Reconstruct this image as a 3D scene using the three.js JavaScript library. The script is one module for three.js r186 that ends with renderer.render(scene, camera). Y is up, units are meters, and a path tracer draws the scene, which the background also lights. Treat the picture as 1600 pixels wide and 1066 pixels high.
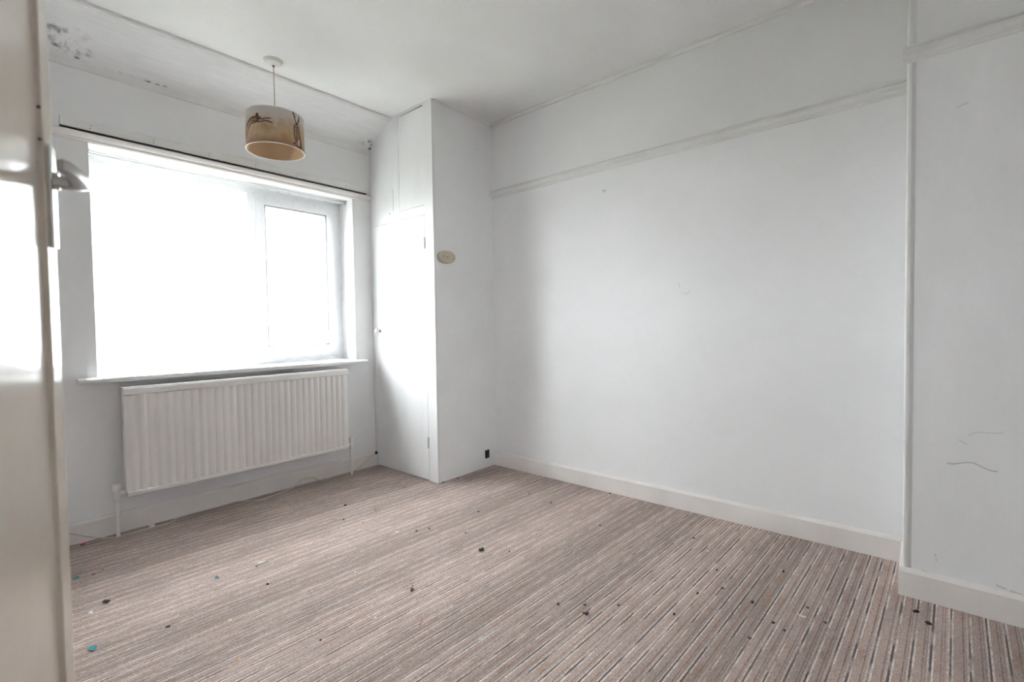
import * as THREE from 'three';
import { RoundedBoxGeometry } from 'three/addons/geometries/RoundedBoxGeometry.js';
import { mergeGeometries, toCreasedNormals, mergeVertices } from 'three/addons/utils/BufferGeometryUtils.js';

// ---------- camera, sky, exposure ----------
const scene = new THREE.Scene();
const camera = new THREE.PerspectiveCamera(70.896, 1600 / 1066, 0.05, 200);
camera.position.set(0, 1, 0);
camera.setRotationFromMatrix(new THREE.Matrix4().makeBasis(
  new THREE.Vector3(0.65256607, -0.0146999, 0.75758923),
  new THREE.Vector3(0.03263764, 0.9994292, -0.00872071),
  new THREE.Vector3(-0.75702861, 0.03041677, 0.65267335)));
camera.focus = 2.6;
camera.userData.fStop = 4;
scene.add(camera);
scene.background = new THREE.Color().setRGB(0.915, 0.957, 1.0);      // even overcast sky
scene.backgroundIntensity = 9;

const renderer = new THREE.WebGLRenderer({ antialias: true });
renderer.toneMapping = THREE.LinearToneMapping;
renderer.toneMappingExposure = 2.92;
renderer.shadowMap.enabled = true;

// ---------- room dimensions (metres) ----------
const W = -3.05, R = 2.535, L = -0.125, LR = -0.75, F = 0.95;       // window wall, right wall, left wall, wall behind the camera
const H = 2.438, ZS = -2.791, YSL = 2.27;               // ceiling, where its slope starts, foot of the slope
const XW = 1.988, ZW = -2.3555;                         // wardrobe front and side
const XB = 2.238, ZB = -0.048;                          // chimney breast face and corner
const T = 0.018, YS = 0.1;                              // skirting thickness and height

// ---------- helpers ----------
function rng(seed) { let a = seed >>> 0; return () => { a = (a + 0x6D2B79F5) | 0; let t = Math.imul(a ^ (a >>> 15), 1 | a); t = (t + Math.imul(t ^ (t >>> 7), 61 | t)) ^ t; return ((t ^ (t >>> 14)) >>> 0) / 4294967296; }; }
function hash(x, y, s) { let h = Math.imul(x, 374761393) + Math.imul(y, 668265263) + Math.imul(s, 2147483647 ^ 0x5bd1e995); h = Math.imul(h ^ (h >>> 13), 1274126177); return ((h ^ (h >>> 16)) >>> 0) / 4294967296; }
function vnoise(x, y, px, py, s) {                       // value noise, tiling after px by py cells
  const x0 = Math.floor(x), y0 = Math.floor(y), fx = x - x0, fy = y - y0;
  const u = fx * fx * (3 - 2 * fx), v = fy * fy * (3 - 2 * fy);
  const m = (n, p) => ((n % p) + p) % p;
  const a = hash(m(x0, px), m(y0, py), s), b = hash(m(x0 + 1, px), m(y0, py), s), c = hash(m(x0, px), m(y0 + 1, py), s), d = hash(m(x0 + 1, px), m(y0 + 1, py), s);
  return a + (b - a) * u + (c - a) * v + (a - b - c + d) * u * v;
}
function fbm(u, v, n, s, oct = 4, ny = n) { let r = 0, a = 0.5, t = 0; for (let o = 0; o < oct; o++) { r += a * vnoise(u * n, v * ny, n, ny, s + o); t += a; a *= 0.5; n *= 2; ny *= 2; } return r / t; }
function tex(w, h, fn, srgb = true) {                    // fn(u, v) -> [r, g, b] in 0..1
  const d = new Uint8Array(w * h * 4);
  for (let j = 0; j < h; j++) for (let i = 0; i < w; i++) {
    const c = fn((i + 0.5) / w, (j + 0.5) / h), k = (j * w + i) * 4;
    for (let q = 0; q < 3; q++) d[k + q] = Math.max(0, Math.min(255, Math.round(255 * (Array.isArray(c) ? c[q] : c))));
    d[k + 3] = 255;
  }
  const t = new THREE.DataTexture(d, w, h, THREE.RGBAFormat);
  t.wrapS = t.wrapT = THREE.RepeatWrapping; t.magFilter = THREE.LinearFilter; t.minFilter = THREE.LinearMipmapLinearFilter; t.generateMipmaps = true;
  if (srgb) t.colorSpace = THREE.SRGBColorSpace;
  t.needsUpdate = true;
  return t;
}
function span(t, x0, x1, y0, y1) { t.wrapS = t.wrapT = THREE.ClampToEdgeWrapping; t.repeat.set(1 / (x1 - x0), 1 / (y1 - y0)); t.offset.set(-x0 / (x1 - x0), -y0 / (y1 - y0)); return t; }  // texture laid once over a rectangle given in metres
function size(t, w, h = w) { t.repeat.set(1 / w, 1 / h); return t; }
function metreUV(g) {                                    // uv in metres from the face's own plane: (z,y), (x,z) or (x,y)
  g = g.index ? g.toNonIndexed() : g;
  const p = g.attributes.position, uv = new Float32Array(p.count * 2), a = new THREE.Vector3(), b = new THREE.Vector3(), c = new THREE.Vector3();
  for (let i = 0; i < p.count; i += 3) {
    a.fromBufferAttribute(p, i); b.fromBufferAttribute(p, i + 1).sub(a); c.fromBufferAttribute(p, i + 2).sub(a); b.cross(c);
    const n = [Math.abs(b.x), Math.abs(b.y), Math.abs(b.z)], k = n[0] >= n[1] && n[0] >= n[2] ? 0 : n[1] >= n[2] ? 1 : 2;
    for (let q = 0; q < 3; q++) { const j = i + q; uv[2 * j] = k === 0 ? p.getZ(j) : p.getX(j); uv[2 * j + 1] = k === 1 ? p.getZ(j) : p.getY(j); }
  }
  g.setAttribute('uv', new THREE.BufferAttribute(uv, 2));
  return g;
}
const box = (x0, x1, y0, y1, z0, z1) => metreUV(new THREE.BoxGeometry(x1 - x0, y1 - y0, z1 - z0).translate((x0 + x1) / 2, (y0 + y1) / 2, (z0 + z1) / 2));
const rbox = (x0, x1, y0, y1, z0, z1, r = 0.004, seg = 2) => metreUV(new RoundedBoxGeometry(x1 - x0, y1 - y0, z1 - z0, seg, r).translate((x0 + x1) / 2, (y0 + y1) / 2, (z0 + z1) / 2));
function prism(pts, a, b, map, crease = 0.6, holes = []) {  // outline in (u, v), drawn out from a to b, each vertex placed by map(u, v, t)
  const s = new THREE.Shape(pts.map(([u, v]) => new THREE.Vector2(u, v)));
  for (const h of holes) s.holes.push(new THREE.Path(h.map(([u, v]) => new THREE.Vector2(u, v))));
  let g = new THREE.ExtrudeGeometry(s, { depth: b - a, bevelEnabled: false, curveSegments: 8 });
  const p = g.attributes.position;
  const o = new THREE.Vector3(...map(0, 0, 0)), e = [[1, 0, 0], [0, 1, 0], [0, 0, 1]].map((q) => new THREE.Vector3(...map(...q)).sub(o));
  for (let i = 0; i < p.count; i++) p.setXYZ(i, ...map(p.getX(i), p.getY(i), p.getZ(i) + a));
  if (e[0].cross(e[1]).dot(e[2]) < 0) for (let i = 0; i < p.count; i += 3) { const x = p.getX(i), y = p.getY(i), z = p.getZ(i); p.setXYZ(i, p.getX(i + 1), p.getY(i + 1), p.getZ(i + 1)); p.setXYZ(i + 1, x, y, z); }
  g.deleteAttribute('normal');
  g = toCreasedNormals(g, crease);
  return metreUV(g);
}
function tube(pts, r, seg = 48, rad = 8, tension = 0.5) { return new THREE.TubeGeometry(new THREE.CatmullRomCurve3(pts.map((p) => new THREE.Vector3(...p)), false, 'catmullrom', tension), seg, r, rad, false); }
const lathe = (pts, seg = 32) => new THREE.LatheGeometry(pts.map(([r, y]) => new THREE.Vector2(r, y)), seg);
const taken = {};
function numbered(n) { const k = taken[n] = (taken[n] ?? -1) + 1; return k ? `${n}_${String(k).padStart(3, '0')}` : n; }
function shadows(m) { m.castShadow = m.receiveShadow = true; return m; }
function put(name, g, m, parent = scene) {               // one named mesh
  const gs = Array.isArray(g) ? mergeGeometries(g.map((q) => { q = q.index ? q.toNonIndexed() : q; for (const k of Object.keys(q.attributes)) if (!['position', 'normal', 'uv'].includes(k)) q.deleteAttribute(k); return q; })) : g;
  const o = shadows(new THREE.Mesh(gs, m));
  o.name = parent === scene ? numbered(name) : name;
  parent.add(o);
  return o;
}
function thing(name, label, category, [x, y, z] = [0, 0, 0], turn = 0, group) {
  const o = new THREE.Group(); o.name = numbered(name); o.position.set(x, y, z); o.rotation.y = turn;
  o.userData = { label, category }; if (group) o.userData.group = group;
  scene.add(o); return o;
}
function tag(o, label, category, group) { o.userData = { ...o.userData, label, category }; if (group) o.userData.group = group; return o; }
function room(o, label, category) { o.userData = { ...o.userData, kind: 'structure', label, category }; return o; }
const lin = (r, g, b) => new THREE.Color().setRGB(r, g, b);
const std = (color, roughness = 0.7, more = {}) => new THREE.MeshPhysicalMaterial({ color, roughness, ...more });

// ---------- materials ----------
const wallBump = size(tex(512, 512, (u, v) => 0.55 * fbm(u, v, 40, 3, 3) + 0.3 * fbm(u, v, 6, 9, 3) + 0.15 * hash(Math.floor(u * 512), Math.floor(v * 512), 5), false), 0.6);
const mottle = (u, v, n, s) => 0.955 + 0.045 * fbm(u, v, n, s, 5);
const WALL = lin(0.9, 0.9, 0.898);
const wallMat = std(WALL, 0.75, { map: size(tex(512, 512, (u, v) => { const m = mottle(u, v, 5, 21); return [m, m, m]; }), 1.7), bumpMap: wallBump, bumpScale: 0.0004 });
const ceilMat = std(lin(0.89, 0.888, 0.885), 0.9, { map: wallMat.map, bumpMap: wallBump, bumpScale: 0.0012 });
const glossTex = size(tex(512, 512, (u, v) => { const m = 0.95 + 0.05 * fbm(u, v, 8, 33, 4, 3); return [m, m, m * 0.997]; }), 0.8);
const paintBump = size(tex(256, 256, (u, v) => fbm(u, v, 10, 41, 3, 30), false), 0.5);
const paint = std(lin(0.86, 0.82, 0.79), 0.42, { map: glossTex });            // old gloss on the woodwork
const whitePaint = std(lin(0.84, 0.835, 0.82), 0.4, { map: glossTex });
const cupboardPaint = std(lin(0.85, 0.85, 0.855), 0.3, { map: glossTex });
const plastic = std(lin(0.86, 0.87, 0.88), 0.3);
const dark = std(lin(0.012, 0.012, 0.013), 0.6);
const nailMat = std(lin(0.12, 0.1, 0.09), 0.7);
const metal = std(lin(0.62, 0.61, 0.6), 0.35, { metalness: 0.9 });

// marks painted by hand: distance from a pixel to a polyline, in metres
function strokes(list) {
  return (x, y) => {
    let k = 0;
    for (const [w, a, pts] of list) for (let i = 0; i + 1 < pts.length; i++) {
      const [x0, y0] = pts[i], [x1, y1] = pts[i + 1], dx = x1 - x0, dy = y1 - y0, t = Math.max(0, Math.min(1, ((x - x0) * dx + (y - y0) * dy) / (dx * dx + dy * dy + 1e-9)));
      const q = Math.hypot(x - x0 - t * dx, y - y0 - t * dy);
      if (q < w * 1.6) k = Math.max(k, a * Math.max(0, Math.min(1, 1.6 - q / w)));
    }
    return k;
  };
}
function markedWall(x0, x1, y0, y1, w, h, list, seed) {
  const s = strokes(list);
  return span(tex(w, h, (u, v) => { const x = x0 + u * (x1 - x0), y = y0 + v * (y1 - y0), m = mottle(u, v, 7, seed) * (1 - 0.28 * s(x, y)); return [m, m, m]; }), x0, x1, y0, y1);
}

// ---------- the carpet ----------
const STR = 0.0425, NP = 16, CW = STR * NP;              // one stripe repeat; repeats on a tile
const bands = [];                                        // per repeat: white line, beige, thin speckled line, pale, dark line
const cr = rng(7);
for (let k = 0; k < NP; k++) bands.push({ w: 0.09 + 0.05 * cr(), d: 0.09 + 0.05 * cr(), m: 0.44 + 0.14 * cr(), p: 0.05 + 0.05 * cr(), t: 0.9 + 0.16 * cr(), s: Math.floor(cr() * 1000) });
function carpetAt(u, v) {                                // u along the stripes, v across
  const q = v * NP, k = Math.floor(q) % NP, f = q - Math.floor(q), b = bands[k];
  const loop = 0.5 + 0.5 * Math.sin(Math.PI * 2 * (u * 150 + 0.5 * (Math.floor(v * 340) % 2)));
  const row = Math.floor(v * 340);
  const grain = hash(Math.floor(u * 300), row, 11), soft = vnoise(u * 90, row * 1.0, 90, 340, 17);
  const run = vnoise(u * 11, k, 11, NP, 61 + b.s), run2 = vnoise(u * 9, k, 9, NP, 97 + b.s), dir = fbm(u, v, 6, 71, 3), ochre = fbm(u, v, 9, 83, 3, 24);
  let c = [0.68, 0.618, 0.585], hgt = 0.6;
  const mix = (e, a) => { for (let i = 0; i < 3; i++) c[i] += (e[i] - c[i]) * a; };
  if (f < b.w) { mix([0.84, 0.81, 0.79], 0.1 + 0.8 * Math.min(1, Math.max(0, (run - 0.32) * 5))); hgt = 0.9; }
  else if (f > 1 - b.d) { mix([0.35, 0.32, 0.325], 0.2 + 0.7 * Math.min(1, Math.max(0, (run2 - 0.36) * 5))); hgt = 0.15; }
  else if (f > b.m && f < b.m + b.p) { mix([0.40, 0.33, 0.30], (soft > 0.42 ? 0.85 : 0.25) * (0.55 + 0.45 * run)); hgt = 0.35; }
  else if (f > 1 - b.d - 0.13) { mix([0.80, 0.745, 0.70], 0.7 * run2 + 0.15); hgt = 0.75; }
  else if (f > b.m + b.p + 0.1 && f < b.m + b.p + 0.17) { mix([0.44, 0.37, 0.335], soft > 0.5 ? 0.6 : 0.15); hgt = 0.4; }
  else { mix([0.70, 0.605, 0.555], 0.5 * run); mix([0.60, 0.50, 0.42], Math.max(0, ochre - 0.52) * 1.6); if (soft > 0.78) mix([0.45, 0.385, 0.36], 0.35); }
  const g = b.t * (0.86 + 0.14 * loop + 0.22 * (grain - 0.5) + 0.2 * (soft - 0.5)) * (0.94 + 0.1 * dir);
  const S = 1.18; return [c[0] * g * S, c[1] * g * S, c[2] * g * S, hgt * (0.6 + 0.4 * loop) + 0.15 * grain];
}
const carpetMap = tex(2048, 2048, (u, v) => carpetAt(u, v));
const carpetBump = tex(2048, 2048, (u, v) => { const c = carpetAt(u, v)[3]; return [c, c, c]; }, false);
for (const t of [carpetMap, carpetBump]) { t.repeat.set(1 / CW, 1 / CW); t.rotation = 0.036; t.anisotropy = 8; }
const carpetMat = std(0xffffff, 0.95, { map: carpetMap, bumpMap: carpetBump, bumpScale: 0.003 });

// ---------- the shell ----------
const HX = -1.35, HZ = 2.5;                              // far walls of the landing behind the door
room(put('floor', box(HX - 0.12, R + 0.12, -0.15, 0, W - 0.28, HZ + 0.12), carpetMat), 'brown striped loop pile carpet across the whole room', 'floor');
room(put('ceiling', box(HX - 0.12, R + 0.12, H, H + 0.15, ZS, HZ + 0.12), ceilMat), 'flat white painted ceiling above the pendant lamp', 'ceiling');

// slope over the window, with black mould at both ends
const mould = (() => {
  const x0 = -0.13, x1 = 2.6, z0 = -3.06, z1 = -2.78;
  const blobs = [[0.33, -2.93, 0.05, 0.018, 0.55], [0.39, -2.925, 0.04, 0.015, 0.3], [0.345, -2.995, 0.05, 0.014, 0.75], [0.375, -2.99, 0.03, 0.016, 0.6], [0.425, -2.995, 0.045, 0.014, 0.5], [0.41, -3.022, 0.016, 0.006, 1.0], [0.37, -2.99, 0.10, 0.035, 0.42], [0.37, -2.93, 0.09, 0.03, 0.3], [0.25, -2.97, 0.12, 0.06, 0.5],
    [0.69, -3.03, 0.02, 0.006, 0.7], [0.72, -3.03, 0.03, 0.005, 0.5], [0.75, -3.028, 0.02, 0.005, 0.4], [0.6, -3.03, 0.2, 0.012, 0.18],
    [1.945, -2.985, 0.035, 0.025, 0.55], [1.972, -3.0, 0.02, 0.022, 0.8], [1.975, -3.02, 0.014, 0.02, 0.9], [1.91, -2.995, 0.05, 0.02, 0.25], [1.84, -2.965, 0.008, 0.006, 0.4]];
  return span(tex(2048, 256, (u, v) => {
    const x = x0 + u * (x1 - x0), z = z0 + v * (z1 - z0);
    let k = 0;
    for (const [bx, bz, rx, rz, a] of blobs) { const d = Math.hypot((x - bx) / rx, (z - bz) / rz); if (d < 1.5) k = Math.max(k, a * Math.max(0, 1.2 - d) / 1.2); }
    const n = fbm(u, v, 150, 131, 5, 16), sp = 0.85 * Math.max(0, Math.min(1, (n - 0.47 + 0.36 * k) * 2.4)) * Math.min(1, k * 2.1);
    const m = mottle(u, v, 30, 77) * (1 - 0.62 * sp);
    return [m, m * (1 - 0.01 * sp), m * (1 - 0.03 * sp)];
  }), x0, x1, z0, z1);
})();
const slopeMat = std(lin(0.88, 0.88, 0.876), 0.9, { map: mould, bumpMap: wallBump, bumpScale: 0.001 });
room(put('ceiling_slope', prism([[ZS, H], [W, YSL], [W - 0.3, YSL - 0.19], [W - 0.3, H + 0.15], [ZS, H + 0.15]], HX, R + 0.1, (u, v, t) => [t, v, u]), slopeMat), 'sloping strip of ceiling above the window with black mould stains', 'ceiling');

// window wall with its opening
const OX0 = 0.443, OX1 = 1.844, OY0 = 0.762, OY1 = 1.9105;
room(put('wall_back', prism([[HX, -0.15], [R + 0.1, -0.15], [R + 0.1, 2.265], [HX, 2.265]], W - 0.28, W, (u, v, t) => [u, v, t], 0.6, [[[OX0, OY0], [OX0, OY1], [OX1, OY1], [OX1, OY0]]]), wallMat), 'white painted window wall with deep window recess', 'wall');
const rightMarks = [[0.004, 0.5, [[-1.455, 1.80], [-1.447, 1.79], [-1.438, 1.797]]], [0.003, 0.25, [[-1.0, 1.215], [-0.995, 1.197]]], [0.003, 0.2, [[-0.98, 1.165], [-0.96, 1.16], [-0.94, 1.17]]], [0.002, 0.3, [[-1.14, 1.83], [-1.139, 1.825]]]];
const rightMat = std(WALL, 0.75, { map: markedWall(-3.1, 1.0, 0, 2.5, 1024, 640, rightMarks, 24), bumpMap: wallBump, bumpScale: 0.0004 });
room(put('wall_right', box(R, R + 0.15, -0.15, H, W - 0.28, F + 0.1), rightMat), 'plain white painted right wall below and above the picture rail', 'wall');
const chimMarks = [[0.0014, 0.75, [[0.062, 0.501], [0.08, 0.503], [0.105, 0.511], [0.127, 0.515], [0.142, 0.508], [0.158, 0.5], [0.172, 0.495], [0.186, 0.4955]]], [0.001, 0.4, [[0.07, 0.496], [0.1, 0.508]]], [0.001, 0.4, [[0.115, 0.606], [0.13, 0.618], [0.15, 0.622], [0.175, 0.621], [0.2, 0.6275]]], [0.001, 0.5, [[0.093, 0.586], [0.103, 0.581], [0.112, 0.574]]],
  [0.0014, 0.4, [[0.075, 1.718], [0.09, 1.724], [0.104, 1.727]]], [0.0022, 0.8, [[-0.042, 1.886], [-0.041, 1.883]]], [0.002, 0.5, [[0.034, 0.17], [0.035, 0.167]]], [0.0015, 0.4, [[0.0376, 0.155], [0.038, 0.15]]], [0.003, 0.4, [[0.19, 0.113], [0.21, 0.108]]], [0.003, 0.45, [[0.222, 0.105], [0.245, 0.101]]], [0.002, 0.4, [[0.0, 0.101], [0.02, 0.0995]]]];
const chimMat = std(WALL, 0.75, { map: markedWall(-0.05, 0.6, 0, 2.45, 768, 2048, chimMarks, 29), bumpMap: wallBump, bumpScale: 0.0004 });
room(put('wall_chimney_breast', box(XB, R, 0, H, ZB, F), chimMat), 'white chimney breast standing forward of the right wall', 'chimney breast');
room(put('wall_left', [box(LR - 0.12, LR, -0.15, H, W, -0.3), box(LR - 0.12, L - 0.12, -0.15, H, -0.3, -0.19), box(L - 0.12, L, -0.15, H, -0.3, -0.19), box(L - 0.12, L, 2.0, H, -0.19, 0.62), box(L - 0.12, L, -0.15, H, 0.62, F)], wallMat), 'white left wall with the doorway', 'wall');
room(put('wall_front', box(L - 0.12, R + 0.15, -0.15, H, F, F + 0.12), wallMat), 'white wall facing the window', 'wall');
// landing beyond the doorway, with a small unseen window added for fill light
const HW = [1.15, 2.05, 0.9, 1.95];                     // that window: z from, z to, y from, y to
room(put('wall_hall', [prism([[-1.1, -0.15], [HZ + 0.12, -0.15], [HZ + 0.12, H], [-1.1, H]], HX - 0.12, HX, (u, v, t) => [t, v, u], 0.6, [[[HW[0], HW[2]], [HW[0], HW[3]], [HW[1], HW[3]], [HW[1], HW[2]]]]),
  box(HX, LR - 0.12, -0.15, H, -1.1, -1.0), box(HX, L, -0.15, H, HZ, HZ + 0.12), box(L - 0.12, L, -0.15, H, F + 0.12, HZ)], wallMat), 'white landing wall beyond the doorway', 'wall');

// skirting boards: square board with a chamfered top
const skirt = [[0, 0], [T, 0], [T, YS - 0.011], [T - 0.008, YS], [0, YS]];
const onBack = (u, v, t) => [t, v, W + u], onRight = (u, v, t) => [R - u, v, t], onChim = (u, v, t) => [XB - u, v, t];
room(put('baseboard_back', prism(skirt, LR, XW - 0.002, onBack), paint), 'off-white skirting board under the radiator', 'skirting');
room(put('baseboard_right', prism(skirt, ZW + 0.001, ZB - T, onRight), paint), 'off-white skirting board along the right wall', 'skirting');
room(put('baseboard_chimney', [prism(skirt, ZB - T, F, onChim), prism(skirt, XB - 0.001, R - T, (u, v, t) => [t, v, ZB - u])], paint), 'off-white skirting board around the chimney breast', 'skirting');
room(put('baseboard_left', prism(skirt, W + T, -0.3, (u, v, t) => [LR + u, v, t]), paint), 'off-white skirting board behind the open door', 'skirting');

// picture rails and beads
const railShape = [[0, 1.912], [0.007, 1.912], [0.011, 1.918], [0.011, 1.925], [0.02, 1.932], [0.026, 1.943], [0.026, 1.95], [0.017, 1.952], [0.016, 1.957], [0.021, 1.961], [0.02, 1.967], [0.012, 1.968], [0, 1.962]];
room(put('trim_1', prism(railShape.slice(0, 8).concat([[0.013, 1.955], [0.006, 1.9575], [0, 1.958]]), LR, XW - 0.002, onBack, 0.4), paint), 'white moulded picture rail above the window', 'picture rail');
room(put('trim_2', prism(railShape, ZW + 0.001, ZB - 0.003, onRight, 0.4), whitePaint), 'white moulded picture rail along the right wall', 'picture rail');
room(put('trim_3', prism(railShape, ZB - 0.02, F, onChim, 0.4), whitePaint), 'white moulded picture rail across the chimney breast', 'picture rail');
const board = thing('curtain_batten', 'thin painted batten with screw holes just above the window picture rail', 'batten');
board.userData.kind = 'structure'; board.name = 'trim_4';
put('board', rbox(0.345, 1.955, 1.9665, 2.0085, W, W + 0.014, 0.0015), whitePaint, board);
put('gap_shade_strip', box(0.345, 1.955, 1.957, 1.972, W, W + 0.003), std(lin(0.05, 0.04, 0.035), 0.9), board);  // shade between batten and rail, put in as a dark coloured strip
for (const x of [0.452, 0.7, 0.955, 1.2, 1.45, 1.79]) for (const dy of [0, 0.014]) put('screw_hole', new THREE.CylinderGeometry(0.0022, 0.0022, 0.002, 8).rotateX(Math.PI / 2).translate(x + dy * 0.2, 1.977 + dy, W + 0.0141), nailMat, board);
const quad = (r) => { const a = [[0, 0]]; for (let i = 0; i <= 6; i++) a.push([r * Math.sin(i * Math.PI / 12), -r * Math.cos(i * Math.PI / 12)]); return a; };
room(put('trim_5', prism([[0, 0], [0, -0.02], [0.006, -0.024], [0.014, -0.022], [0.018, -0.014], [0.018, 0]], ZW + 0.001, F, (u, v, t) => [R - u, H + v, t], 0.7), whitePaint), 'narrow white bead along the top of the right wall', 'moulding');
room(put('trim_6', prism([[-0.013, 0], [-0.013, -0.013], [-0.006, -0.019], [0.012, -0.019], [0.018, -0.013], [0.018, 0]], LR, XW - 0.002, (u, v, t) => [t, H + v, ZS + u], 0.7), whitePaint), 'white bead where the ceiling starts to slope', 'moulding');
room(put('trim_7', prism([[0, 2.248], [0.008, 2.248], [0.010, 2.27], [0.022, 2.292], [0.018, 2.297], [0, 2.29]], LR, XW - 0.002, onBack, 0.5), whitePaint), 'flat off-white strip at the foot of the ceiling slope', 'moulding');
room(put('trim_8', prism([[0.02, 0.001], [0.018, -0.004], [0.01, -0.0075], [0.003, -0.0075], [-0.002, -0.005], [-0.0045, 0], [-0.0045, 0.004], [-0.003, 0.009], [0.0005, 0.019], [0.02, 0.019]], YS, H, (u, v, t) => [XB + u, t, ZB + v], 1.2), whitePaint), 'white rounded corner bead on the chimney breast', 'moulding');

// ---------- the window ----------
const win = room(thing('window_1', 'white plastic framed window behind the net curtain', 'window'), 'white plastic framed window behind the net curtain', 'window');
win.name = 'window_1';
const FZ0 = W - 0.235, FZ1 = W - 0.165;
const ring = (x0, x1, y0, y1, t, z0, z1) => prism([[x0, y0], [x1, y0], [x1, y1], [x0, y1]], z0, z1, (u, v, q) => [u, v, q], 0.6, [[[x0 + t, y0 + t], [x0 + t, y1 - t], [x1 - t, y1 - t], [x1 - t, y0 + t]]]);
put('frame', ring(OX0, OX1, OY0 + 0.02, OY1, 0.052, FZ0, FZ1), plastic, win);
put('mullion', rbox(1.212, 1.252, OY0 + 0.07, OY1 - 0.05, FZ0, FZ1, 0.004), plastic, win);
const sash = put('casement', ring(1.248, 1.794, OY0 + 0.066, OY1 - 0.046, 0.066, FZ0 + 0.01, FZ1 + 0.014), plastic, win);
put('gasket', ring(1.3125, 1.7295, OY0 + 0.131, OY1 - 0.1105, 0.006, FZ1 - 0.002, FZ1 + 0.0155), dark, sash);
const handleG = [rbox(1.272, 1.292, 1.26, 1.33, FZ1 + 0.014, FZ1 + 0.022, 0.003), rbox(1.276, 1.288, 1.19, 1.31, FZ1 + 0.03, FZ1 + 0.04, 0.004), rbox(1.276, 1.288, 1.29, 1.31, FZ1 + 0.02, FZ1 + 0.036, 0.004)];
put('window_handle', handleG, plastic, sash);
const glass = new THREE.MeshPhysicalMaterial({ color: 0xffffff, roughness: 0, transmission: 1, thickness: 0, ior: 1.5 });
put('pane', new THREE.PlaneGeometry(1.212 - 0.495, 1.02).translate((1.212 + 0.495) / 2, 1.34, FZ0 + 0.03), glass, win);
put('pane', new THREE.PlaneGeometry(0.42, 0.9).translate(1.521, 1.345, FZ0 + 0.034), glass, win);
const sillG = prism([[-0.165, 0.757], [0.074, 0.757], [0.08, 0.763], [0.082, 0.771], [0.078, 0.779], [0.072, 0.7815], [-0.165, 0.7815]], OX0, OX1, onBack, 0.9);
const sillEnds = [prism([[0.0, 0.757], [0.074, 0.757], [0.08, 0.763], [0.082, 0.771], [0.078, 0.779], [0.072, 0.7815], [0, 0.7815]], 0.365, OX0, onBack, 0.9), prism([[0.0, 0.757], [0.074, 0.757], [0.08, 0.763], [0.082, 0.771], [0.078, 0.779], [0.072, 0.7815], [0, 0.7815]], OX1, 1.888, onBack, 0.9)];
put('window_sill', [sillG, ...sillEnds], whitePaint, win);

const win2 = thing('window_2', 'unseen landing window added beyond the doorway for fill light', 'window');  // out of view, added so daylight fills the room through the doorway
room(win2, 'unseen landing window added beyond the doorway for fill light', 'window'); win2.name = 'window_2';
put('frame', prism([[HW[0], HW[2]], [HW[1], HW[2]], [HW[1], HW[3]], [HW[0], HW[3]]], HX - 0.09, HX - 0.04, (u, v, t) => [t, v, u], 0.6, [[[HW[0] + 0.05, HW[2] + 0.05], [HW[0] + 0.05, HW[3] - 0.05], [HW[1] - 0.05, HW[3] - 0.05], [HW[1] - 0.05, HW[2] + 0.05]]]), plastic, win2);
put('pane', new THREE.PlaneGeometry(HW[1] - HW[0] - 0.1, HW[3] - HW[2] - 0.1).rotateY(Math.PI / 2).translate(HX - 0.06, (HW[2] + HW[3]) / 2, (HW[0] + HW[1]) / 2), glass, win2);

room(put('ground', box(-30, 30, -3.0, -2.8, -60, 30), std(lin(0.12, 0.125, 0.09), 1)), 'ground outside far below the window', 'ground');

// ---------- net curtain ----------
{
  const z0 = W - 0.11, x0 = 0.452, x1 = 1.836, yt = 1.888, nx = 420, ny = 60, p = [], uv = [], idx = [];
  for (let j = 0; j <= ny; j++) for (let i = 0; i <= nx; i++) {
    const u = i / nx, v = j / ny, x = x0 + u * (x1 - x0);
    const lift = 0.03 * Math.exp(-(((x - 1.48) / 0.07) ** 2)) + 0.022 * Math.exp(-(((x - 1.72) / 0.05) ** 2)) + 0.004 * Math.sin(x * 31);
    const yb = 0.79 + lift, y = yt + (yb - yt) * v;
    const amp = 0.006 + 0.006 * (1 - v), fold = Math.sin(x * 74 + 2.2 * Math.sin(x * 9)) + 0.5 * Math.sin(x * 173 + 1.3 * v + 3 * Math.sin(x * 5));
    p.push(x, y, z0 + amp * fold * 0.7); uv.push(x, y);
    if (i < nx && j < ny) { const a = j * (nx + 1) + i; idx.push(a, a + nx + 1, a + 1, a + 1, a + nx + 1, a + nx + 2); }
  }
  const g = new THREE.BufferGeometry();
  g.setAttribute('position', new THREE.Float32BufferAttribute(p, 3)); g.setAttribute('uv', new THREE.Float32BufferAttribute(uv, 2)); g.setIndex(idx); g.computeVertexNormals();
  const lace = size(tex(512, 512, (u, v) => {            // openness of the net: fine mesh with scattered leaf motifs
    const mesh = 0.1 + 0.08 * (Math.sin(u * 512 * 0.7) * Math.sin(v * 512 * 0.7) > 0.2 ? 1 : 0);
    const n = fbm(u, v, 16, 211, 4);
    const k = Math.min(0.9, mesh + 0.2 * Math.max(0, n - 0.5)); return [k, k, k];
  }, false), 0.32);
  const net = new THREE.MeshPhysicalMaterial({ color: lin(0.9, 0.91, 0.93), roughness: 1, transmission: 0.6, thickness: 0, side: THREE.DoubleSide, transparent: true, alphaMap: lace });
  const cur = thing('net_curtain', 'white lace net curtain hanging across the whole window recess', 'curtain');
  put('cloth', g, net, cur);
  const hem = [];
  for (let k = 0; k <= 60; k++) { const x = x0 + (k / 60) * (x1 - x0); hem.push([x, yt + 0.004, z0 + 0.002 * Math.sin(x * 74)]); }
  put('heading', tube(hem, 0.006, 120, 6), std(lin(0.85, 0.86, 0.88), 0.9), cur);
}
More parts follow.
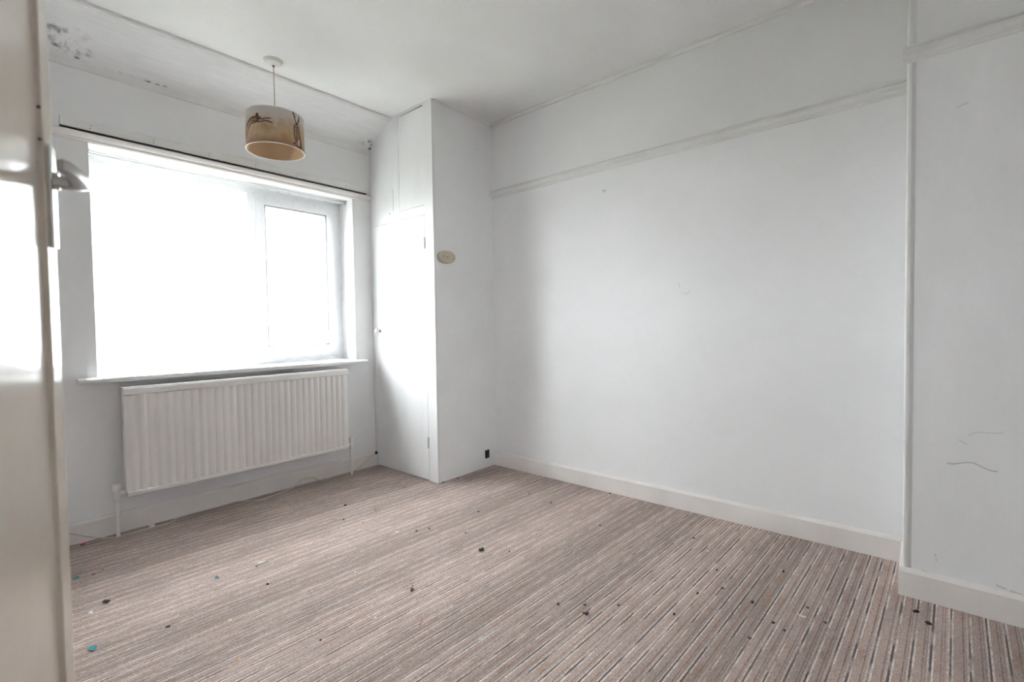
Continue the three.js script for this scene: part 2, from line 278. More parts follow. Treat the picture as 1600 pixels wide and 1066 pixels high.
{
  const r = thing('curtain_wire', 'thin white curtain wire with hooks under the window recess top', 'curtain wire');
  put('wire', tube([[OX0 + 0.004, 1.897, W - 0.088], [1.14, 1.895, W - 0.088], [OX1 - 0.004, 1.893, W - 0.088]], 0.004, 40, 8), plastic, r);
  for (const x of [OX0 + 0.006, OX1 - 0.012]) put('hook', rbox(x, x + 0.008, 1.885, 1.9105, W - 0.094, W - 0.082, 0.002), metal, r);
}

// ---------- radiator ----------
{
  const x0 = 0.52, x1 = 1.71, y0 = 0.193, y1 = 0.731, zf = W + 0.115;
  const t = thing('radiator', 'white ribbed panel radiator under the window with a valve at each end', 'radiator');
  const radMat = std(lin(0.88, 0.845, 0.82), 0.38, { map: glossTex });
  const pitch = 0.0375, n = Math.round((x1 - x0 - 0.03) / pitch), off = (x1 - x0 - n * pitch) / 2, pts = [[x0, 0], [x0, 0.016]];
  for (let i = 0; i < n; i++) { const a = x0 + off + i * pitch; for (const [f, k] of [[0, 0], [0.1, 0.06], [0.2, 0.4], [0.3, 0.85], [0.4, 1], [0.75, 1], [0.85, 0.85], [0.92, 0.4]]) pts.push([a + f * pitch, 0.0175 + 0.005 * k]); }
  pts.push([x1, 0.016], [x1, 0]);
  put('panel', prism(pts, y0 + 0.02, y1 - 0.036, (u, v, q) => [u, q, zf - 0.024 + v], 0.75), radMat, t);
  put('top_rail', [rbox(x0 - 0.002, x1 + 0.002, y1 - 0.038, y1 - 0.006, zf - 0.026, zf + 0.005, 0.003), rbox(x0 - 0.002, x1 + 0.002, y1 - 0.008, y1, zf - 0.05, zf + 0.001, 0.003)], radMat, t);
  put('bottom_rail', rbox(x0 - 0.001, x1 + 0.001, y0, y0 + 0.026, zf - 0.026, zf, 0.007), radMat, t);
  put('rear_panel', rbox(x0, x1, y0 + 0.01, y1 - 0.01, zf - 0.055, zf - 0.024, 0.004), radMat, t);
  for (const x of [0.75, 1.48]) put('bracket', box(x, x + 0.04, 0.25, 0.66, W, zf - 0.054), radMat, t);
  const valve = (x, s, top) => {
    const v = put('valve', [lathe([[0, 0], [0.013, 0], [0.013, 0.02], [0.0165, 0.022], [0.0165, 0.042], [0.012, 0.045], [0.012, 0.05], [0.0155, 0.052], [0.0165, top], [0.014, top + 0.005], [0, top + 0.006]], 20).translate(x, 0.177, W + 0.07),
      new THREE.CylinderGeometry(0.0095, 0.0095, 0.05, 14).rotateZ(Math.PI / 2).translate(x - s * 0.025, 0.21, W + 0.072)], radMat, t);
    put('union_nut', new THREE.CylinderGeometry(0.0145, 0.0145, 0.018, 6).rotateZ(Math.PI / 2).translate(x - s * 0.021, 0.21, W + 0.072), s > 0 ? metal : radMat, v);
    put('pipe', new THREE.CylinderGeometry(0.0082, 0.0082, 0.182, 16).translate(x, 0.091, W + 0.07), radMat, t);
  };
  valve(0.487, -1, 0.078); valve(1.748, 1, 0.072);
}

// ---------- wardrobe built into the corner ----------
{
  const t = thing('built_in_wardrobe', 'white painted corner wardrobe with tall door and small overhead cupboard', 'wardrobe');
  const TH = 0.02, G = 0.0022, face = (u, v, q) => [q, v, u];                      // outline in (z, y), drawn out along x
  const panel = (pts, dx = 0, th = TH) => prism(pts, XW + dx, XW + dx + th, face, 0.4);
  const yTop = 1.726, yBase = 0.0, zh = -2.443, zl = -3.02, yu0 = 1.79, yu1 = 2.414, zu = -2.701;
  const topOf = (z) => (z > ZS ? H : H - (ZS - z) * (H - YSL) / (ZS - W)) - 0.0015;
  put('corner_post', panel([[zh + G, 0], [ZW, 0], [ZW, H - 0.0015], [zh + G, H - 0.0015]]), cupboardPaint, t);
  put('wall_strip', panel([[W + 0.001, 0.0], [zl - G, 0.0], [zl - G, yTop + 0.004], [W + 0.001, yTop + 0.004]]), cupboardPaint, t);
  put('cross_rail', panel([[W + 0.001, yTop + 0.004], [zh + G, yTop + 0.004], [zh + G, yu0 - G], [W + 0.001, yu0 - G]], 0.0008), cupboardPaint, t);
  put('upper_panel', panel([[W + 0.001, yu0 - G], [zu - G, yu0 - G], [zu - G, topOf(zu)], [ZS, topOf(ZS)], [W + 0.001, topOf(W)]], 0.0004, 0.005), cupboardPaint, t);
  put('head_rail', panel([[zu - G, yu1 + 0.0025], [zh + G, yu1 + 0.0085], [zh + G, H - 0.0015], [zu - G, H - 0.0015]], 0.0002, 0.003), cupboardPaint, t);
  put('gap_shade_board', box(XW + 0.008, XW + 0.02, yu1 - 0.02, H - 0.003, zu - 0.02, zh), std(lin(0.035, 0.028, 0.024), 0.9), t);  // dark board added behind the cupboard gaps, its colour standing in for shade
  put('side_panel', box(XW + TH, R - 0.0005, 0, H - 0.0015, ZW - 0.018, ZW), wallMat, t);
  put('cover_strip', prism([[-0.0785, 0], [-0.0705, 0], [-0.0705, 0.15], [-0.0785, 0.15]], -0.002, 0.001, (u, v, q) => [XW + q, 1.80 + v, zu + u], 0.4), cupboardPaint, t);
  const up = put('cupboard_door', panel([[zu + 0.001, yu0], [zh + G + 0.0004, yu0], [zh + G + 0.0004, yu1], [zu + 0.001, yu1]], 0.0002, 0.005), cupboardPaint, t);
  put('screw', new THREE.SphereGeometry(0.0035, 10, 8).translate(XW - 0.001, 1.793, -2.815), nailMat, t);
  const door = put('wardrobe_door', panel([[zl, yBase + 0.006], [zh, yBase + 0.006], [zh, yTop + 0.0012], [zl, yTop + 0.0012]], -0.001), cupboardPaint, t);
  put('knob', lathe([[0, 0], [0.009, 0], [0.0075, 0.006], [0.0075, 0.013], [0.011, 0.017], [0.0175, 0.022], [0.019, 0.029], [0.0155, 0.036], [0.008, 0.0395], [0, 0.04]], 24).rotateZ(Math.PI / 2).translate(XW - 0.001, 0.983, -2.962), std(lin(0.72, 0.68, 0.6), 0.25), door);
  for (const y of [1.545, 0.25]) put('hinge', [rbox(XW - 0.004, XW - 0.0005, y - 0.036, y + 0.036, zh - 0.009, zh + 0.006, 0.001), new THREE.CylinderGeometry(0.0032, 0.0032, 0.074, 10).translate(XW - 0.004, y, zh)], std(lin(0.45, 0.45, 0.46), 0.5, { metalness: 0.4 }), door);
}
room(put('trim_10', prism([[0, 0], [0, -0.012], [0.005, -0.011], [0.012, 0]], XW + 0.02, R - 0.02, (u, v, q) => [q, H + v - 0.0005, ZW + 0.0003 + u], 0.8), whitePaint), 'thin white fillet between the wardrobe side and the ceiling', 'moulding');
// cream oval box and black cable hole on the wardrobe side
{
  const t = thing('junction_box', 'small cream oval plastic box on the side of the wardrobe', 'box', [2.0805, 1.4525, ZW]);
  const cream = std(lin(0.58, 0.52, 0.385), 0.4);
  const oval = (w, h, d, b) => { const s = new THREE.Shape(); for (let i = 0; i < 56; i++) { const q = i / 56 * Math.PI * 2, e = (k) => Math.sign(k) * Math.abs(k) ** 0.86; (i ? s.lineTo : s.moveTo).call(s, e(Math.cos(q)) * w / 2, e(Math.sin(q)) * h / 2); } return new THREE.ExtrudeGeometry(s, { depth: d, bevelEnabled: true, bevelSize: b, bevelThickness: b, bevelSegments: 4 }); };
  put('base', oval(0.128, 0.076, 0.010, 0.003).translate(0, 0, 0.0032), cream, t);
  const c = put('cover', oval(0.116, 0.064, 0.014, 0.006).translate(0, 0, 0.014), cream, t);
  put('ridge', [new THREE.TorusGeometry(0.021, 0.0016, 8, 32).translate(-0.022, 0, 0.034), new THREE.TorusGeometry(0.016, 0.0014, 8, 32).translate(0.026, -0.002, 0.034)], cream, c);
  for (const [x, y] of [[-0.036, 0.002], [-0.008, -0.003], [0.043, -0.008]]) put('screw_hole', new THREE.CylinderGeometry(0.0036, 0.0036, 0.002, 12).rotateX(Math.PI / 2).translate(x, y, 0.0342), std(lin(0.09, 0.075, 0.045), 0.7), c);
}
{
  const t = thing('blanking_plate', 'small black square cable outlet low on the wardrobe side', 'outlet', [2.4415, 0.0945, ZW]);
  put('plate', rbox(-0.021, 0.021, -0.029, 0.029, 0, 0.005, 0.002), std(lin(0.006, 0.006, 0.008), 0.55), t);
  put('recess', rbox(-0.013, 0.013, -0.02, 0.02, 0.0045, 0.0056, 0.0004), std(lin(0.004, 0.004, 0.005), 0.8), t);
}

// ---------- pendant lamp ----------
{
  const px = 1.1545, pz = -2.65, t = thing('pendant_lamp', 'pendant lamp with drum shade printed with hares in grass', 'lamp', [px, H, pz]);
  put('ceiling_rose', lathe([[0, -0.026], [0.012, -0.026], [0.014, -0.021], [0.034, -0.019], [0.041, -0.014], [0.044, -0.005], [0.048, -0.003], [0.048, 0], [0, 0]], 40), std(lin(0.8, 0.79, 0.76), 0.35), t);
  put('cord_grip', lathe([[0, -0.036], [0.004, -0.036], [0.006, -0.03], [0.007, -0.025], [0, -0.025]], 16), std(lin(0.2, 0.18, 0.16), 0.6), t);
  put('cord', tube([[0, -0.03, 0], [0.0006, -0.17, 0.0004], [0, -0.335, 0]], 0.0028, 24, 8), std(lin(0.5, 0.42, 0.38), 0.6), t);
  put('lampholder', lathe([[0, -0.39], [0.018, -0.39], [0.019, -0.365], [0.021, -0.36], [0.021, -0.352], [0.012, -0.345], [0.008, -0.33], [0, -0.328]], 24), std(lin(0.75, 0.74, 0.72), 0.4), t);
  const r = 0.1425, yT = 2.14 - H, yB = 1.957 - H;
  const cv = document.createElement('canvas'); cv.width = 2048; cv.height = 430;   // 0.895 m around, 0.183 m tall
  const c = cv.getContext('2d'), rd = rng(5);
  const gr = c.createLinearGradient(0, 0, 0, 430);
  gr.addColorStop(0, '#dcd8d6'); gr.addColorStop(0.32, '#d8d0c8'); gr.addColorStop(0.5, '#d4c7ac'); gr.addColorStop(0.8, '#cfb696'); gr.addColorStop(0.93, '#a98c7c'); gr.addColorStop(1, '#8f7468');
  c.fillStyle = gr; c.fillRect(0, 0, 2048, 430);
  for (let k = 0; k < 520; k++) {                                                   // watercolour washes
    const x = rd() * 2048, y = 120 + rd() * 290, w = 14 + rd() * 60, h = 12 + rd() * 55, q = rd();
    c.fillStyle = q < 0.35 ? 'rgba(184,152,92,0.09)' : q < 0.6 ? 'rgba(176,118,80,0.10)' : q < 0.8 ? 'rgba(190,188,128,0.11)' : 'rgba(140,104,100,0.08)';
    c.beginPath(); c.ellipse(x, y, w, h, rd(), 0, Math.PI * 2); c.fill();
  }
  for (let k = 0; k < 300; k++) { const x = rd() * 2048, y = 300 + rd() * 60; c.strokeStyle = rd() < 0.5 ? 'rgba(140,104,92,0.22)' : 'rgba(170,136,70,0.22)'; c.lineWidth = 1 + rd() * 3; c.beginPath(); c.moveTo(x, 430); c.quadraticCurveTo(x + (rd() - 0.5) * 20, y + 40, x + (rd() - 0.5) * 30, y); c.stroke(); }
  const line = (w, col, pts) => { c.strokeStyle = col; c.lineWidth = w * 1.5; c.lineCap = c.lineJoin = 'round'; c.beginPath(); c.moveTo(...pts[0]); for (let i = 1; i < pts.length - 1; i++) { const mx = (pts[i][0] + pts[i + 1][0]) / 2, my = (pts[i][1] + pts[i + 1][1]) / 2; c.quadraticCurveTo(pts[i][0], pts[i][1], mx, my); } c.lineTo(...pts[pts.length - 1]); c.stroke(); };
  const blob = (col, pts) => { c.fillStyle = col; c.beginPath(); pts.forEach(([x, y], i) => (i ? c.lineTo(x, y) : c.moveTo(x, y))); c.closePath(); c.fill(); };
  const leaping = (ox, oy) => { c.save(); c.translate(ox, oy);                      // stretched hare, head right
    blob('rgba(158,118,98,0.95)', [[-190, 150], [-150, 70], [-95, 18], [-30, -8], [30, -6], [60, 10], [50, 42], [10, 62], [-50, 70], [-100, 110], [-150, 190], [-185, 210]]);
    blob('rgba(120,82,66,0.45)', [[-190, 150], [-150, 70], [-95, 18], [-30, -8], [30, -6], [20, 14], [-40, 16], [-95, 44], [-140, 100], [-170, 170]]);
    blob('rgba(205,178,158,0.6)', [[-150, 110], [-90, 60], [-20, 40], [10, 55], [-50, 66], [-110, 120], [-150, 170]]);
    const b = '#4a2f28';
    line(9, b, [[-185, 130], [-150, 66], [-90, 14], [-30, -12], [25, -10], [42, 2]]);
    blob('#6b4638', [[24, -10], [48, -22], [70, -10], [92, 12], [84, 30], [56, 34], [30, 20]]);
    line(7, b, [[30, -8], [38, -50], [54, -44], [58, -12], [80, 8], [110, 28], [128, 20]]); line(12, b, [[36, -30], [44, -46], [52, -20]]);
    line(7, b, [[110, 28], [130, 12], [165, 14], [198, 8]]); line(8, b, [[40, 52], [80, 56], [120, 46], [160, 40], [196, 56], [214, 60]]);
    line(9, b, [[56, 40], [20, 62], [-10, 52], [-60, 72], [-110, 128], [-160, 210]]); line(6, b, [[-30, 30], [10, 40], [44, 34]]);
    line(8, b, [[-185, 130], [-230, 190], [-290, 220]]); line(8, b, [[-165, 205], [-220, 250], [-280, 270]]);
    c.restore(); };
  const sitting = (ox, oy) => { c.save(); c.translate(ox, oy);                      // upright hare seen from the side
    blob('rgba(172,136,116,0.95)', [[-40, 60], [-6, 40], [22, 60], [40, 140], [66, 210], [74, 280], [56, 316], [-20, 306], [-46, 220], [-50, 130]]);
    blob('rgba(120,82,66,0.45)', [[14, 60], [40, 140], [66, 210], [74, 280], [60, 314], [46, 250], [30, 180], [12, 110]]);
    blob('rgba(222,196,178,0.7)', [[10, 220], [44, 214], [56, 270], [30, 300], [4, 280]]);
    const b = '#4a2f28';
    line(8, b, [[-8, 44], [-22, 6], [-48, -60], [-56, -84]]); line(6, b, [[-30, -6], [-20, -50], [-44, -82]]); line(8, b, [[6, 44], [26, 0], [40, -46], [30, -60]]); line(7, b, [[12, 30], [34, 6], [44, -44]]);
    blob('#5a3a30', [[-18, 36], [-4, 26], [10, 38], [22, 56], [-2, 62], [-24, 54]]);
    line(6, b, [[-44, 66], [-30, 90], [0, 92], [24, 70]]); line(8, b, [[20, 60], [38, 130], [66, 200], [82, 270], [70, 318], [44, 312]]);
    line(7, b, [[-40, 80], [-46, 140], [-40, 200], [-24, 250], [-8, 240], [2, 160], [-6, 110]]); line(6, b, [[2, 250], [20, 204], [50, 200]]); line(9, b, [[64, 250], [66, 320]]); line(6, b, [[-30, 300], [0, 318], [60, 322]]);
    line(7, b, [[-60, 296], [-30, 288], [-10, 262]]);
    c.restore(); };
  const P0 = 640;                                                                     // texture column that faces the camera
  leaping(P0 - 245, 140); sitting(P0 + 262, 92); leaping(P0 + 780, 140); sitting(P0 + 1130, 92);
  const print = new THREE.CanvasTexture(cv); print.colorSpace = THREE.SRGBColorSpace; print.wrapS = THREE.RepeatWrapping; print.anisotropy = 8;
  const shade = put('lamp_shade', new THREE.CylinderGeometry(r, r, yT - yB, 72, 1, true).translate(0, (yT + yB) / 2, 0), std(0xffffff, 0.95, { map: print, side: THREE.DoubleSide, transmission: 0.3, thickness: 0 }), t);
  // turn the print so that column P0 looks at the camera
  shade.rotation.y = 0;
  { const uvA = shade.geometry.attributes.uv, toCam = Math.atan2(0 - px, 0 - pz) / (2 * Math.PI); for (let i = 0; i < uvA.count; i++) uvA.setX(i, uvA.getX(i) - toCam + P0 / 2048); }
  put('lining', new THREE.CylinderGeometry(r - 0.0018, r - 0.0018, yT - yB - 0.002, 72, 1, true).translate(0, (yT + yB) / 2, 0), std(lin(0.62, 0.45, 0.29), 0.95, { side: THREE.DoubleSide, transmission: 0.3, thickness: 0 }), shade);
  for (const y of [yT, yB]) put('rim', new THREE.TorusGeometry(r - 0.0006, 0.0022, 8, 72).rotateX(Math.PI / 2).translate(0, y, 0), std(lin(0.82, 0.78, 0.72), 0.6), shade);
  const spokes = [new THREE.TorusGeometry(0.021, 0.002, 6, 24).rotateX(Math.PI / 2).translate(0, -0.356, 0)];
  for (let k = 0; k < 3; k++) { const a = k * 2.0944 + 0.4; spokes.push(tube([[Math.cos(a) * 0.02, -0.356, Math.sin(a) * 0.02], [Math.cos(a) * 0.08, -0.35, Math.sin(a) * 0.08], [Math.cos(a) * (r - 0.002), yT, Math.sin(a) * (r - 0.002)]], 0.0018, 10, 6)); }
  put('spider', spokes, std(lin(0.8, 0.79, 0.77), 0.5), t);
}

// ---------- open door beside the camera ----------
{
  const al = 15 * Math.PI / 180, r = 0.9, ph = 5.95 * Math.PI / 180, w = 0.762;
  const hx = r * Math.sin(ph) - w * Math.sin(al), hz = -r * Math.cos(ph) + w * Math.cos(al);
  const d = thing('door_1', 'cream gloss painted door standing open beside the camera', 'door', [hx, 0, hz], Math.PI / 2 - al);
  room(d, 'cream gloss painted door standing open with a lever handle', 'door'); d.name = 'door_1';
  const smear = size(tex(512, 512, (u, v) => { const k = 0.45 + 0.4 * fbm(u, v, 5, 301, 4, 3) + 0.15 * fbm(u, v, 40, 305, 2); return [k, k, k]; }, false), 0.7);
  const doorTex = size(tex(512, 512, (u, v) => { const m = 0.95 + 0.05 * fbm(u, v, 4, 311, 4); return [m, m * 0.995, m * 0.98]; }), 0.9);
  const cream = std(lin(0.74, 0.675, 0.59), 0.2, { map: doorTex, roughnessMap: smear, bumpMap: paintBump, bumpScale: 0.0002 });
  const s = 0.006, xs = w - 0.05;
  put('leaf', rbox(0, xs + 0.001, 0.008, 1.98, -0.034, -s, 0.0015), cream, d);
  put('stile', rbox(xs, w, 0.008, 1.98, -0.038, 0, 0.002, 3), cream, d);
  for (const y of [1.245, 1.285]) put('screw', new THREE.SphereGeometry(0.0022, 8, 6).translate(xs - 0.0004, y, -0.003), nailMat, d);
  const yh = 1.2, xh = w - 0.026;
  const plate = put('handle_plate', rbox(xh - 0.014, xh + 0.014, yh - 0.088, yh + 0.045, 0, 0.005, 0.002, 3), std(lin(0.66, 0.66, 0.66), 0.25, { metalness: 1 }), d);
  const plan = new THREE.Shape([[xh + 0.008, 0.002], [xh + 0.008, 0.03], [xh + 0.003, 0.037], [xh - 0.008, 0.0395], [xh - 0.03, 0.0395], [xh - 0.06, 0.037], [xh - 0.088, 0.032], [xh - 0.094, 0.028], [xh - 0.09, 0.0235], [xh - 0.06, 0.027], [xh - 0.03, 0.0275], [xh - 0.012, 0.025], [xh - 0.009, 0.02], [xh - 0.009, 0.002]].map(([x, z]) => new THREE.Vector2(x, -z)));
  const bar = new THREE.ExtrudeGeometry(plan, { depth: 0.009, bevelEnabled: true, bevelSize: 0.0018, bevelThickness: 0.002, bevelSegments: 3 }).rotateX(-Math.PI / 2).translate(0, yh - 0.006, 0);
  put('lever', [toCreasedNormals(bar, 0.5), new THREE.CylinderGeometry(0.011, 0.012, 0.006, 20).rotateX(Math.PI / 2).translate(xh, yh, 0.007)], std(lin(0.4, 0.39, 0.38), 0.3, { metalness: 1 }), plate);
  put('keyhole', rbox(xh - 0.003, xh + 0.003, yh - 0.07, yh - 0.05, 0.0044, 0.0054, 0.0004), dark, plate);
  for (const y of [0.25, 1.0, 1.75]) put('hinge', new THREE.CylinderGeometry(0.005, 0.005, 0.09, 10).translate(-0.003, y, -0.04), metal, d);
}
{
  const A = room(put('door_frame', [box(L - 0.12, L + 0.015, 0, 2.02, -0.24, -0.19), box(L - 0.12, L + 0.015, 0, 2.02, 0.62, 0.67), box(L - 0.12, L + 0.015, 2.0, 2.05, -0.24, 0.67)], paint), 'off-white door frame beside the open door', 'door frame');
  A.name = 'trim_9';
}

// ---------- loose cable along the window wall ----------
{
  const pts = [[0.20, 0.10, -3.026], [0.2985, 0.0727, -3.026], [0.3918, 0.0192, -3.026], [0.4516, 0.003, -2.992], [0.4942, 0.003, -2.966], [0.626, 0.003, -2.973], [0.6972, 0.003, -2.975], [0.7562, 0.0035, -3.02], [0.9356, 0.004, -3.024], [1.0361, 0.0045, -3.026], [1.1292, 0.003, -2.952], [1.2076, 0.003, -2.965], [1.336, 0.004, -3.0], [1.4317, 0.0371, -3.027], [1.4998, 0.0263, -3.027], [1.5417, 0.003, -3.0], [1.6413, 0.004, -3.023], [1.7859, 0.004, -3.025], [1.8327, 0.0204, -3.026], [1.9704, 0.0918, -3.028]];
  const t = thing('cable', 'thin cream cable trailing along the skirting below the radiator', 'cable');
  put('wire', tube(pts, 0.003, 260, 8), std(lin(0.68, 0.62, 0.5), 0.5), t);
  put('cable_end', rbox(1.966, 1.982, 0.084, 0.102, W + T + 0.0005, W + T + 0.012, 0.002), std(lin(0.05, 0.035, 0.03), 0.6), t);
  const c = tag(put('cable_clip', rbox(0.612, 0.636, 0.0005, 0.014, -3.004, -2.985, 0.003), whitePaint), 'small white cable clip on the carpet by the radiator', 'clip');
  c.rotation.y = 0;
}

// ---------- bits lying on the carpet ----------
{
  const C = { dark: lin(0.05, 0.04, 0.034), brown: lin(0.16, 0.1, 0.07), darkb: lin(0.05, 0.022, 0.016), grey: lin(0.3, 0.28, 0.26), white: lin(0.75, 0.74, 0.72), orange: lin(0.7, 0.28, 0.1), green: lin(0.03, 0.05, 0.03), blue: lin(0.35, 0.42, 0.5), yellow: lin(0.4, 0.3, 0.1), pink: lin(0.6, 0.1, 0.2), red: lin(0.5, 0.04, 0.04), teal: lin(0.05, 0.27, 0.32) };
  const M = Object.fromEntries(Object.entries(C).map(([k, c]) => [k, std(c, 0.8)]));
  const rd = rng(99);
  function lump(seed, rx, ry, rz) {
    const g = mergeVertices((() => { const q = new THREE.IcosahedronGeometry(1, 2); q.deleteAttribute('normal'); q.deleteAttribute('uv'); return q; })()), p = g.attributes.position, q = rng(seed), k = [q() * 6, q() * 6, q() * 6];
    for (let i = 0; i < p.count; i++) { const x = p.getX(i), y = p.getY(i), z = p.getZ(i), s = 1 + 0.28 * Math.sin(3 * x + k[0]) * Math.sin(2.6 * z + k[1]) + 0.18 * Math.sin(5 * y + 4 * x + k[2]); p.setXYZ(i, x * s * rx, y * s * ry, z * s * rz); }
    g.computeVertexNormals(); g.computeBoundingBox(); g.translate(0, -g.boundingBox.min.y, 0); return g;
  }
  function scrap(seed, w, l, lift = 0.004) {            // curled flake with thickness
    const q = rng(seed), n = 9, s = new THREE.Shape(), e = q() * 6;
    for (let i = 0; i < n; i++) { const a = i / n * Math.PI * 2, k = 0.7 + 0.5 * q(); (i ? s.lineTo : s.moveTo).call(s, Math.cos(a) * w * k, Math.sin(a) * l * k); }
    let g = new THREE.ExtrudeGeometry(s, { depth: 0.0006, bevelEnabled: false }); const p = g.attributes.position;
    for (let i = 0; i < p.count; i++) { const x = p.getX(i), y = p.getY(i), z = p.getZ(i); p.setXYZ(i, x, z + lift * ((x * Math.cos(e) + y * Math.sin(e)) / Math.max(w, l)) ** 2 + 0.001, -y); }
    g.computeVertexNormals(); g.computeBoundingBox(); g.translate(0, -g.boundingBox.min.y, 0); return g;
  }
  const bits = [['pink', 0.359, -2.995], ['teal', 0.287, -2.611], ['tealbig', 0.249, -1.987], ['tealsm', 0.658, -2.163], ['brown', 0.331, -2.286, 2], ['white', 0.341, -2.268], ['white', 0.281, -2.248, 1.6], ['paper', 0.828, -2.155], ['grey', 0.798, -2.131], ['red', 1.337, -2.186], ['dark', 1.404, -2.469, 1.5], ['dark', 1.292, -2.294], ['grey', 1.473, -2.277], ['pinksm', 0.341, -2.593], ['grey', 0.372, -2.612], ['orangechip', 0.529, -1.566], ['white', 0.587, -1.804], ['brown', 0.732, -1.460], ['white', 1.037, -1.762], ['white', 0.913, -1.430], ['dark', 0.767, -1.947], ['dark', 0.435, -1.929], ['green', 1.500, -1.492, 1.7], ['stalk', 1.102, -1.471], ['dark', 1.376, -0.987, 1.2], ['brown', 1.432, -0.910, 1.2], ['brown', 1.389, -0.879, 1.8], ['thread', 1.002, -1.288], ['paper2', 1.064, -1.071], ['crescent', 2.331, -1.296], ['blue', 1.524, -0.680], ['dark', 1.580, -0.645], ['brown', 1.507, -0.818], ['dark', 2.164, -1.592], ['dark', 1.758, -0.628], ['brown', 2.210, -0.806], ['dark', 1.570, -1.387], ['brown', 2.064, -1.217], ['darkb', 2.128, -0.420, 1.3], ['orange', 2.068, -0.413], ['darkb', 1.825, -0.458, 1.2], ['orange', 1.890, -0.420, 1.1], ['darkb', 2.112, -0.015, 1.6], ['darkb', 2.056, 0.017, 1.6], ['leaf', 1.845, -0.306], ['brown', 1.740, -0.373, 1.3], ['brown', 1.851, -0.243], ['dark', 1.719, -0.336], ['brown', 1.975, -0.628, 1.2], ['brown', 1.853, -0.569], ['white', 2.122, -0.714, 1.2], ['blue', 1.870, -0.357], ['brown', 1.910, -0.302], ['brown', 1.607, -0.412, 1.2], ['dark', 2.495, -1.402], ['dark', 2.195, -1.775], ['dark', 2.158, -1.590], ['dark', 2.130, -2.325, 1.3], ['dark', 2.014, -2.338, 1.3], ['dark', 1.503, -1.855], ['dark', 1.446, -1.883], ['dark', 1.810, -1.817], ['brown', 1.580, -1.677], ['white', 1.380, -1.949, 1.5], ['yellow', 1.805, -2.464]];
  const shared = { dark: ['crumb', 'tiny black crumb lying on the striped carpet', 'crumb', 'tiny black crumbs on the carpet'], brown: ['crumb', 'tiny brown crumb lying on the striped carpet', 'crumb', 'tiny brown crumbs on the carpet'], darkb: ['seed', 'dark glossy brown seed on the carpet near the chimney breast', 'seed', 'dark seeds near the chimney breast'],
    white: ['paper_fleck', 'tiny white paper fleck on the striped carpet', 'paper fleck', 'white flecks on the carpet'], grey: ['fluff', 'tiny grey bit of fluff on the striped carpet', 'fluff', 'grey fluff on the carpet'], orange: ['orange_fleck', 'small orange fleck beside a dark seed on the carpet', 'fleck', 'orange flecks on the carpet'], blue: ['blue_fleck', 'tiny pale blue fleck on the striped carpet', 'fleck', 'blue flecks on the carpet'] };
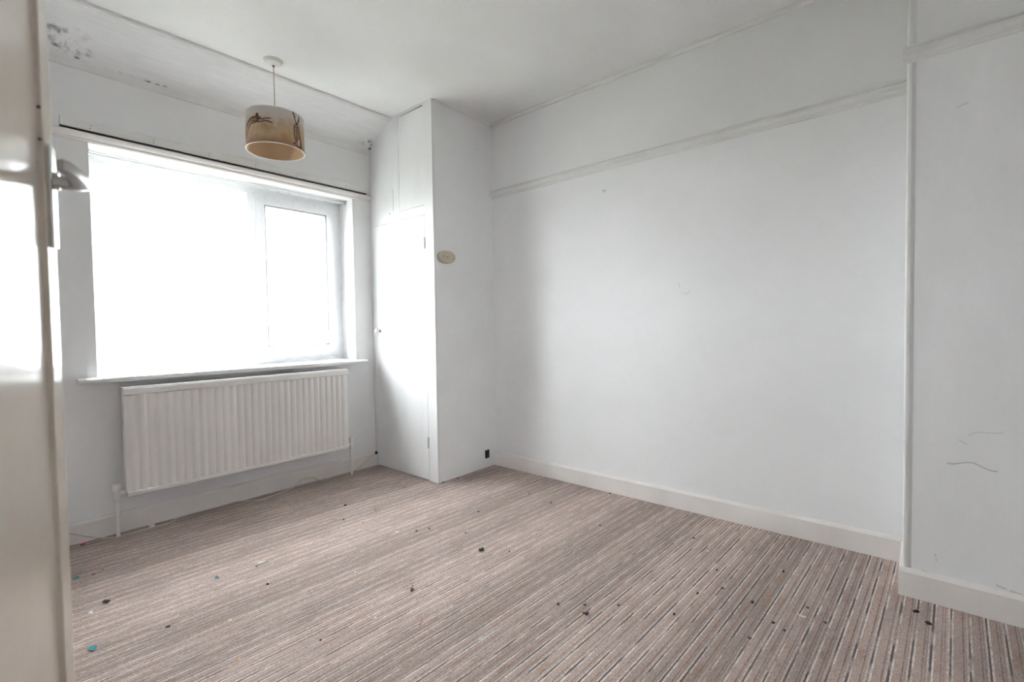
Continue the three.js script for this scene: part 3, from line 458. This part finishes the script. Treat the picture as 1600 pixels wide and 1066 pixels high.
  bits.forEach(([k, x, z, f = 1], i) => {
    let o; const sd = 500 + i;
    if (shared[k]) {
      const [name, label0, cat, group0] = shared[k];
      const where = k === 'darkb' || k === 'orange' ? '' : x > 1.9 && z < -2.2 ? 'at the foot of the wardrobe side' : z < -2.2 && x > 1.2 ? 'before the wardrobe and radiator end' : x < 0.45 ? 'close to the open door' : x > 2.05 && z < -0.6 ? 'near the right skirting board' : x > 1.55 && z > -0.75 ? 'near the chimney breast' : z < -1.6 ? 'in front of the radiator' : 'in the middle of the floor';
      const label = where ? `${label0.replace(/ (lying )?on the striped carpet/, '')} on the carpet ${where}` : label0, group = where ? `${group0} ${where}` : group0;
      const g = k === 'white' || k === 'blue' || k === 'orange' ? scrap(sd, 0.005 * f, 0.0075 * f) : lump(sd, 0.0046 * f * (0.8 + 0.6 * rd()), 0.0028 * f, 0.0036 * f);
      o = tag(put(name, g, M[k]), label, cat, group);
    } else if (k === 'pink') o = tag(put('fluff', lump(sd, 0.008, 0.006, 0.007), M.pink), 'bright pink fluff against the skirting board', 'fluff');
    else if (k === 'pinksm') o = tag(put('thread_scrap', lump(sd, 0.008, 0.002, 0.003), M.pink), 'short pink thread on the carpet near the door', 'thread');
    else if (k === 'teal') o = tag(put('paper_scrap', scrap(sd, 0.014, 0.01, 0.006), M.teal), 'dark teal paper scrap on the carpet close to the door', 'paper scrap');
    else if (k === 'tealbig') o = tag(put('paper_scrap', scrap(sd, 0.017, 0.011, 0.006), M.teal), 'largest teal paper scrap, farthest from the skirting', 'paper scrap');
    else if (k === 'tealsm') o = tag(put('paper_scrap', scrap(sd, 0.008, 0.007, 0.004), M.teal), 'smallest teal paper scrap, near a white paper scrap', 'paper scrap');
    else if (k === 'paper') o = tag(put('paper_scrap', scrap(sd, 0.02, 0.009, 0.006), M.white), 'largest white paper scrap on the carpet before the radiator', 'paper scrap');
    else if (k === 'paper2') o = tag(put('paper_scrap', scrap(sd, 0.014, 0.004, 0.004), std(lin(0.6, 0.64, 0.68), 0.6)), 'narrow pale paper sliver lying along the carpet stripes', 'paper scrap');
    else if (k === 'crescent') o = tag(put('nail_clipping', tube([[-0.009, 0.003, -0.004], [0, 0.003, 0.004], [0.008, 0.003, 0.005]], 0.0022, 12, 6), M.white), 'white curved sliver on the carpet near the right skirting', 'sliver');
    else if (k === 'leaf') o = tag(put('feather', scrap(sd, 0.006, 0.016, 0.004), M.white), 'small white feather on the carpet near orange flecks', 'feather');
    else if (k === 'red') o = tag(put('red_fleck', scrap(sd, 0.007, 0.005), M.red), 'tiny red fleck on the carpet before the radiator', 'fleck');
    else if (k === 'green') o = tag(put('leaf_crumb', lump(sd, 0.012, 0.006, 0.009), M.green), 'blackish green leaf crumb in the middle of the carpet', 'leaf crumb');
    else if (k === 'yellow') o = tag(put('leaf_crumb', lump(sd, 0.008, 0.003, 0.005), M.yellow), 'yellowish crumb on the carpet before the wardrobe door', 'crumb');
    else if (k === 'orangechip') o = tag(put('wood_chip', scrap(sd, 0.005, 0.011), std(lin(0.72, 0.42, 0.22), 0.7)), 'pale orange wood chip on the carpet', 'wood chip');
    else if (k === 'thread') o = tag(put('thread_scrap', tube([[-0.02, 0.003, 0.012], [-0.004, 0.004, 0.008], [0.004, 0.003, -0.004], [0.014, 0.003, -0.016]], 0.0011, 20, 6), M.red), 'short red thread lying on the carpet', 'thread');
    else if (k === 'stalk') { o = thing('dried_flower', 'dried brown flower with a thin stalk on the carpet', 'dried flower'); put('flower', lump(sd, 0.006, 0.005, 0.006), M.brown, o); put('stalk', tube([[0, 0.005, 0], [0.014, 0.012, -0.014], [0.03, 0.01, -0.03]], 0.0008, 12, 5), M.brown, o); }
    o.position.set(x, 0.0005, z);
    if (shared[k] || k.startsWith('teal')) o.rotation.y = rd() * 6;
  });
}

renderer.render(scene, camera);
